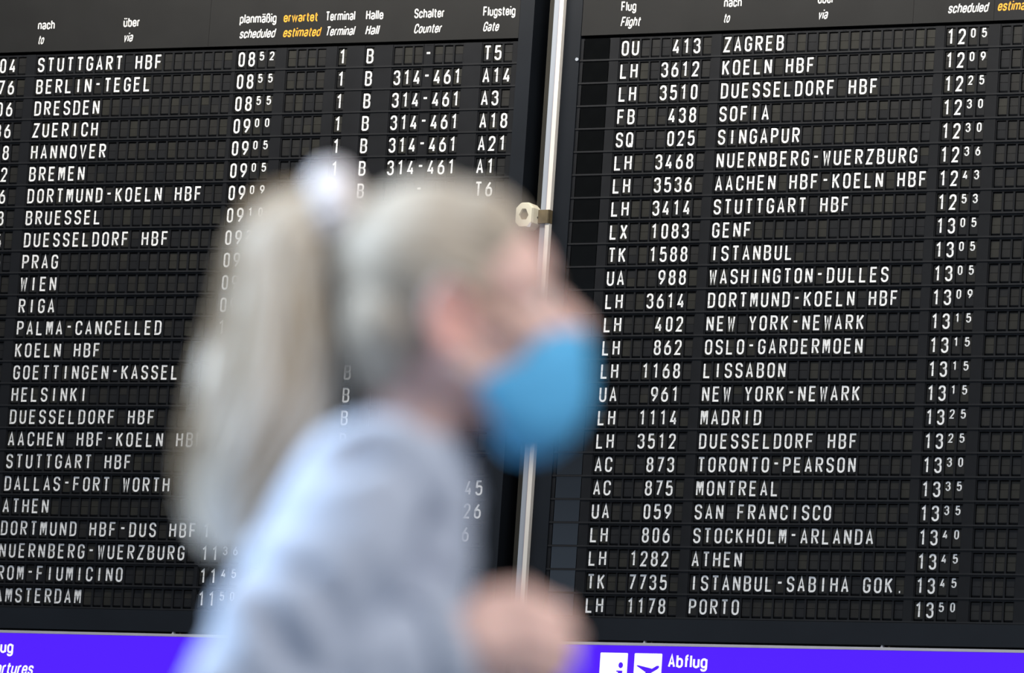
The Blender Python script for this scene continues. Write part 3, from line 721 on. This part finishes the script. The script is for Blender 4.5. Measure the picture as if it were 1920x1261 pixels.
# ponytail: a thick fall with ridged locks, paler outside, brown underneath
def ponytail():
    mb = MB()
    cl = [(640, 392, .018, .018), (592, 400, .025, .024), (545, 434, .038, .035), (520, 505, .041, .038), (516, 590, .047, .043), (508, 690, .057, .047), (481, 790, .055, .046), (440, 890, .046, .038), (424, 975, .031, .026), (428, 1045, .010, .010)]
    pts = [at(x, y) for x, y, _, _ in cl]; NS, NR = 64, 60
    def sample(t):
        f_ = t * (len(cl) - 1); i = min(int(f_), len(cl) - 2); u = f_ - i
        def cr(a, b_, c_, d): return .5 * ((2 * b_) + (-a + c_) * u + (2 * a - 5 * b_ + 4 * c_ - d) * u * u + (-a + 3 * b_ - 3 * c_ + d) * u ** 3)
        g = lambda j: max(0, min(len(cl) - 1, j))
        p = Vector([cr(pts[g(i - 1)][k], pts[i][k], pts[i + 1][k], pts[g(i + 2)][k]) for k in range(3)])
        return p, cr(cl[g(i - 1)][2], cl[i][2], cl[i + 1][2], cl[g(i + 2)][2]), cr(cl[g(i - 1)][3], cl[i][3], cl[i + 1][3], cl[g(i + 2)][3])
    vs = []; mats = []
    for j in range(NR + 1):
        t = j / NR; p, ra, rb = sample(t); p2, _, _ = sample(min(t + .01, 1)); p1, _, _ = sample(max(t - .01, 0))
        tg = (p2 - p1).normalized(); side = Vector((0, 1, 0)); nrm = tg.cross(side).normalized()
        for k in range(NS):
            a = 2 * PI * k / NS
            rg = 1 + .045 * math.sin(a * 17 + 2.2 * math.sin(t * 6)) + .06 * noise.noise(Vector((math.cos(a) * 3, math.sin(a) * 3, t * 3)))
            vs.append(p + (nrm * math.cos(a) * ra + side * math.sin(a) * rb) * rg)
    fs = []; mi = []
    for j in range(NR):
        for k in range(NS):
            k2 = (k + 1) % NS; fs.append((j * NS + k, j * NS + k2, (j + 1) * NS + k2, (j + 1) * NS + k))
    mb.add(vs, fs, M['tail'])
    for i, f_ in enumerate(mb.f):                     # locks on the inner side are browner
        c_ = sum((Vector(mb.v[j]) for j in f_), Vector()) / 4; t = (i // NS) / NR; p, ra, rb = sample(t)
        inner = (c_.x - p.x) / max(ra, .005)
        if inner > .18 + .30 * noise.noise(Vector((c_.y * 60, t * 2.5, 1))) and .12 < t < .93: mb.mi[i] = mb.mat(M['strand2'])
    rn = random.Random(7)
    for k in range(150):                              # flyaway strands over the fall
        a = rn.uniform(0, 2 * PI); off = rn.uniform(.96, 1.10); t0_ = rn.uniform(0, .25); t1_ = rn.uniform(.7, 1)
        pl = []
        for j in range(12):
            t = t0_ + (t1_ - t0_) * j / 11; p, ra, rb = sample(t); p2, _, _ = sample(min(t + .01, 1)); p1, _, _ = sample(max(t - .01, 0))
            tg = (p2 - p1).normalized(); nrm = tg.cross(Vector((0, 1, 0))).normalized()
            aa = a + .25 * math.sin(t * 5 + k)
            pl.append(p + (nrm * math.cos(aa) * ra + Vector((0, 1, 0)) * math.sin(aa) * rb) * off)
        mb.tube(pl, [.0012] * 11 + [.0004], M['tail'] if math.cos(a) > -.65 else M['strand2'], 5)
    return mb
M['strand2'] = material('honey_hair', (0.25, 0.19, 0.12), 0.55, 0.3, scale=70, stretch=(1, 1, 0.12), color2=(0.38, 0.30, 0.20), bump=0.3)
ponytail().build('ponytail', hair, True)

# white towelling tie: a gathered ring round the root of the ponytail
tb = MB(); NA, NB = 72, 20; cen = at(628, 392); ax = (at(560, 400) - at(650, 384)).normalized(); e1 = Vector((0, 1, 0)); e2 = ax.cross(e1).normalized()
vs = []
for i in range(NA):
    a = 2 * PI * i / NA
    for j in range(NB):
        q = 2 * PI * j / NB
        r = .0165 * (1 + .16 * math.sin(a * 13 + math.sin(q) * 1.5)); R0 = .0215
        vs.append(cen + (e1 * math.cos(a) * .95 + e2 * math.sin(a)) * (R0 + r * math.cos(q) * .95) + ax * r * 1.05 * math.sin(q))
fs = [(i * NB + j, ((i + 1) % NA) * NB + j, ((i + 1) % NA) * NB + (j + 1) % NB, i * NB + (j + 1) % NB) for i in range(NA) for j in range(NB)]
tb.add(vs, fs, M['tie']); tb.build('hair_tie', person, True)

# mask: a pleated shell over nose, mouth and chin
rowsM = [(994, 640, 1094, 622, .046), (990, 664, 1106, 655, .052), (978, 690, 1106, 690, .057), (932, 713, 1105, 722, .062), (893, 735, 1104, 752, .064), (905, 770, 1092, 788, .062), (928, 806, 1070, 822, .056), (950, 838, 1040, 848, .046), (978, 856, 1015, 858, .020)]
mk = MB(); NR, NT = 40, 28; vs = []
for j in range(NR + 1):
    f_ = j / NR * (len(rowsM) - 1); i = min(int(f_), len(rowsM) - 2); u = f_ - i; u = u
    A = rowsM[i]; B = rowsM[i + 1]; ex, ey, fx, fy, hw = [A[k] * (1 - u) + B[k] * u for k in range(5)]
    pl = 1 + .030 * ((j % 8) / 8.0 if 8 < j < 32 else 0)
    for k in range(NT + 1):
        a = -PI / 2 + PI * k / NT
        cc = math.cos(a) ** .85 if math.cos(a) > 0 else 0
        px = ex + (fx - ex) * cc * pl; py = ey + (fy - ey) * cc
        vs.append(at(px, py, hw * math.sin(a)))
fs = [(j * (NT + 1) + k, (j + 1) * (NT + 1) + k, (j + 1) * (NT + 1) + k + 1, j * (NT + 1) + k + 1) for j in range(NR) for k in range(NT)]
mk.add(vs, fs, M['mask'])
mask = mk.build('face_mask', person, True); sm = mask.modifiers.new('thick', 'SOLIDIFY'); sm.thickness = .0012; sm.offset = 0
for s in (-1, 1):
    lp = MB(); lp.tube([at(992, 645, .050 * s), at(930, 604, .070 * s), at(872, 556, .082 * s), at(832, 546, .084 * s), at(800, 596, .082 * s), at(812, 650, .080 * s), at(845, 698, .080 * s), at(875, 716, .074 * s), at(898, 730, .064 * s)], .0014, M['loop'], 8)
    lp.build('ear_loop', mask, True)

# pullover
k_ = MB(); KM = M['knit']
k_.limb(at(772, 848), at(748, 915), .046, .070, KM, 28)
k_.ball(at(738, 972), (.076, .140, .062), KM, 30, 20)
k_.ball(at(728, 1035), (.074, .150, .090), KM, 30, 20)
k_.ball(at(706, 1075), (.080, .146, .115), KM, 30, 20)
k_.ball(at(690, 1260), (.092, .135, .140), KM, 30, 20)
k_.limb(at(690, 1260), at(660, 1500), .105, .120, KM, 30)
k_.ball(hipc + Vector((0, 0, .03)), (.118, .172, .09), KM, 30, 18)
for s_, e_, w_ in ((SHN, ELN, WRN), (SHF, ELF, WRF)):
    d = (w_ - e_)
    k_.limb(at(742, 935, -.05 if s_ is SHN else .05), s_, .048, .064, KM, 26)
    k_.limb(s_, e_, .066, .058, KM, 26); k_.limb(e_, e_ + d * .90, .058, .040, KM, 26)
ARMHOLE = [at(x, y) for x, y in ((660, 912), (705, 890), (752, 900), (795, 940), (822, 992), (828, 1050), (815, 1100))]
def folds(p):
    v = 0
    if p.y < PY - .04:                                       # armhole seam pulled in by the raised arm
        dm = 1
        for a, bnd in zip(ARMHOLE[:-1], ARMHOLE[1:]):
            ex, ez = bnd.x - a.x, bnd.z - a.z; t = max(0, min(1, ((p.x - a.x) * ex + (p.z - a.z) * ez) / (ex * ex + ez * ez)))
            dm = min(dm, math.hypot(p.x - a.x - ex * t, p.z - a.z - ez * t))
        v -= .015 * math.exp(-(dm / .012) ** 2)
    for a, bnd, fr_, amp in ((SHN, ELN, 16, .006), (ELN, WRN, 18, .006), (SHF, ELF, 16, .005)):
        ax_ = bnd - a; t = (p - a).dot(ax_) / ax_.length_squared
        dist = (p - a - ax_ * t).length
        if -.1 < t < 1.1 and dist < .10:
            v += amp * math.sin(t * fr_ + 6 * noise.noise(p * 9)) * max(0, 1 - abs(t - .9 if a is not ELN else t - .15) * 1.5)
    return v + .014 * noise.noise(p * 10 + Vector((3, 1, 7))) + .003 * noise.noise(p * 34)
sweater = fuse(k_, 'pullover', .0045, person, 8, folds, KM); sweater['label'] = 'pale blue grey pullover'
cf = MB()
for e_, w_ in ((ELN, WRN), (ELF, WRF)):
    d = (w_ - e_); t_ = d.normalized(); a_ = Vector((0, 1, 0)); a_ = (a_ - t_ * a_.dot(t_)).normalized(); b_ = t_.cross(a_)
    seg = 72; vs = []
    prof = [(.80, .026), (.845, .049), (.87, .051), (.94, .047), (.99, .041), (1.0, .037), (.985, .031)]
    for q, r in prof:
        for k in range(seg):
            an = 2 * PI * k / seg; r2 = r + .0012 * math.sin(an * 24)
            vs.append(e_ + d * q + (a_ * math.cos(an) + b_ * math.sin(an)) * r2)
    fs = [(i * seg + k, i * seg + (k + 1) % seg, (i + 1) * seg + (k + 1) % seg, (i + 1) * seg + k) for i in range(len(prof) - 1) for k in range(seg)]
    c_ = MB(); c_.add(vs, fs, M['rib']); c_.build('cuff', sweater, True)
col = MB(); ax_ = (at(784, 790) - at(766, 870)).normalized(); a_ = Vector((0, 1, 0)); b_ = ax_.cross(a_).normalized(); cen = at(774, 842); vs = []
seg = 96; prof = [(-.030, .064), (-.012, .056), (.004, .052), (.012, .050), (.010, .047), (-.004, .046)]
for q, r in prof:
    for k in range(seg):
        an = 2 * PI * k / seg; vs.append(cen + ax_ * q + (a_ * math.cos(an) + b_ * math.sin(an)) * (r + .0009 * math.sin(an * 32)))
col.add(vs, [(i * seg + k, i * seg + (k + 1) % seg, (i + 1) * seg + (k + 1) % seg, (i + 1) * seg + k) for i in range(len(prof) - 1) for k in range(seg)], M['rib'])
col.build('collar', sweater, True)

# trousers and shoes
tr = MB(); TM = M['denim']
tr.ball(hipc + Vector((0, 0, -.02)), (.108, .160, .115), TM, 28, 18)
for hh, kk, aa in ((HN, KN, AN), (HF, KF, AF)):
    tr.limb(hh, kk, .092, .064, TM, 26); tr.limb(kk, aa + (kk - aa).normalized() * .03, .064, .048, TM, 24)
fuse(tr, 'trousers', .006, person, 6, lambda p: .004 * noise.noise(p * 12), TM)
for aa, dz, tilt in ((AN, -.075, .38), (AF, -.035, -.06)):
    sh = MB(); R = Matrix.Rotation(tilt, 3, 'Y')
    def sp(x, z): return aa + R @ Vector((x, 0, z))
    sh.limb(sp(-.045, -.035), sp(.09, -.042), .040, .038, M['shoe'], 20); sh.limb(sp(.06, -.045), sp(.165, -.05), .038, .030, M['shoe'], 20); sh.limb(sp(-.02, .0), sp(0, -.03), .042, .042, M['shoe'], 20)
    so = fuse(sh, 'shoe', .005, person, 4, None, M['shoe'])
    zs = min(v.co.z for v in so.data.vertices)
    if zs < .002 or True:
        for v in so.data.vertices: v.co.z += .003 - zs
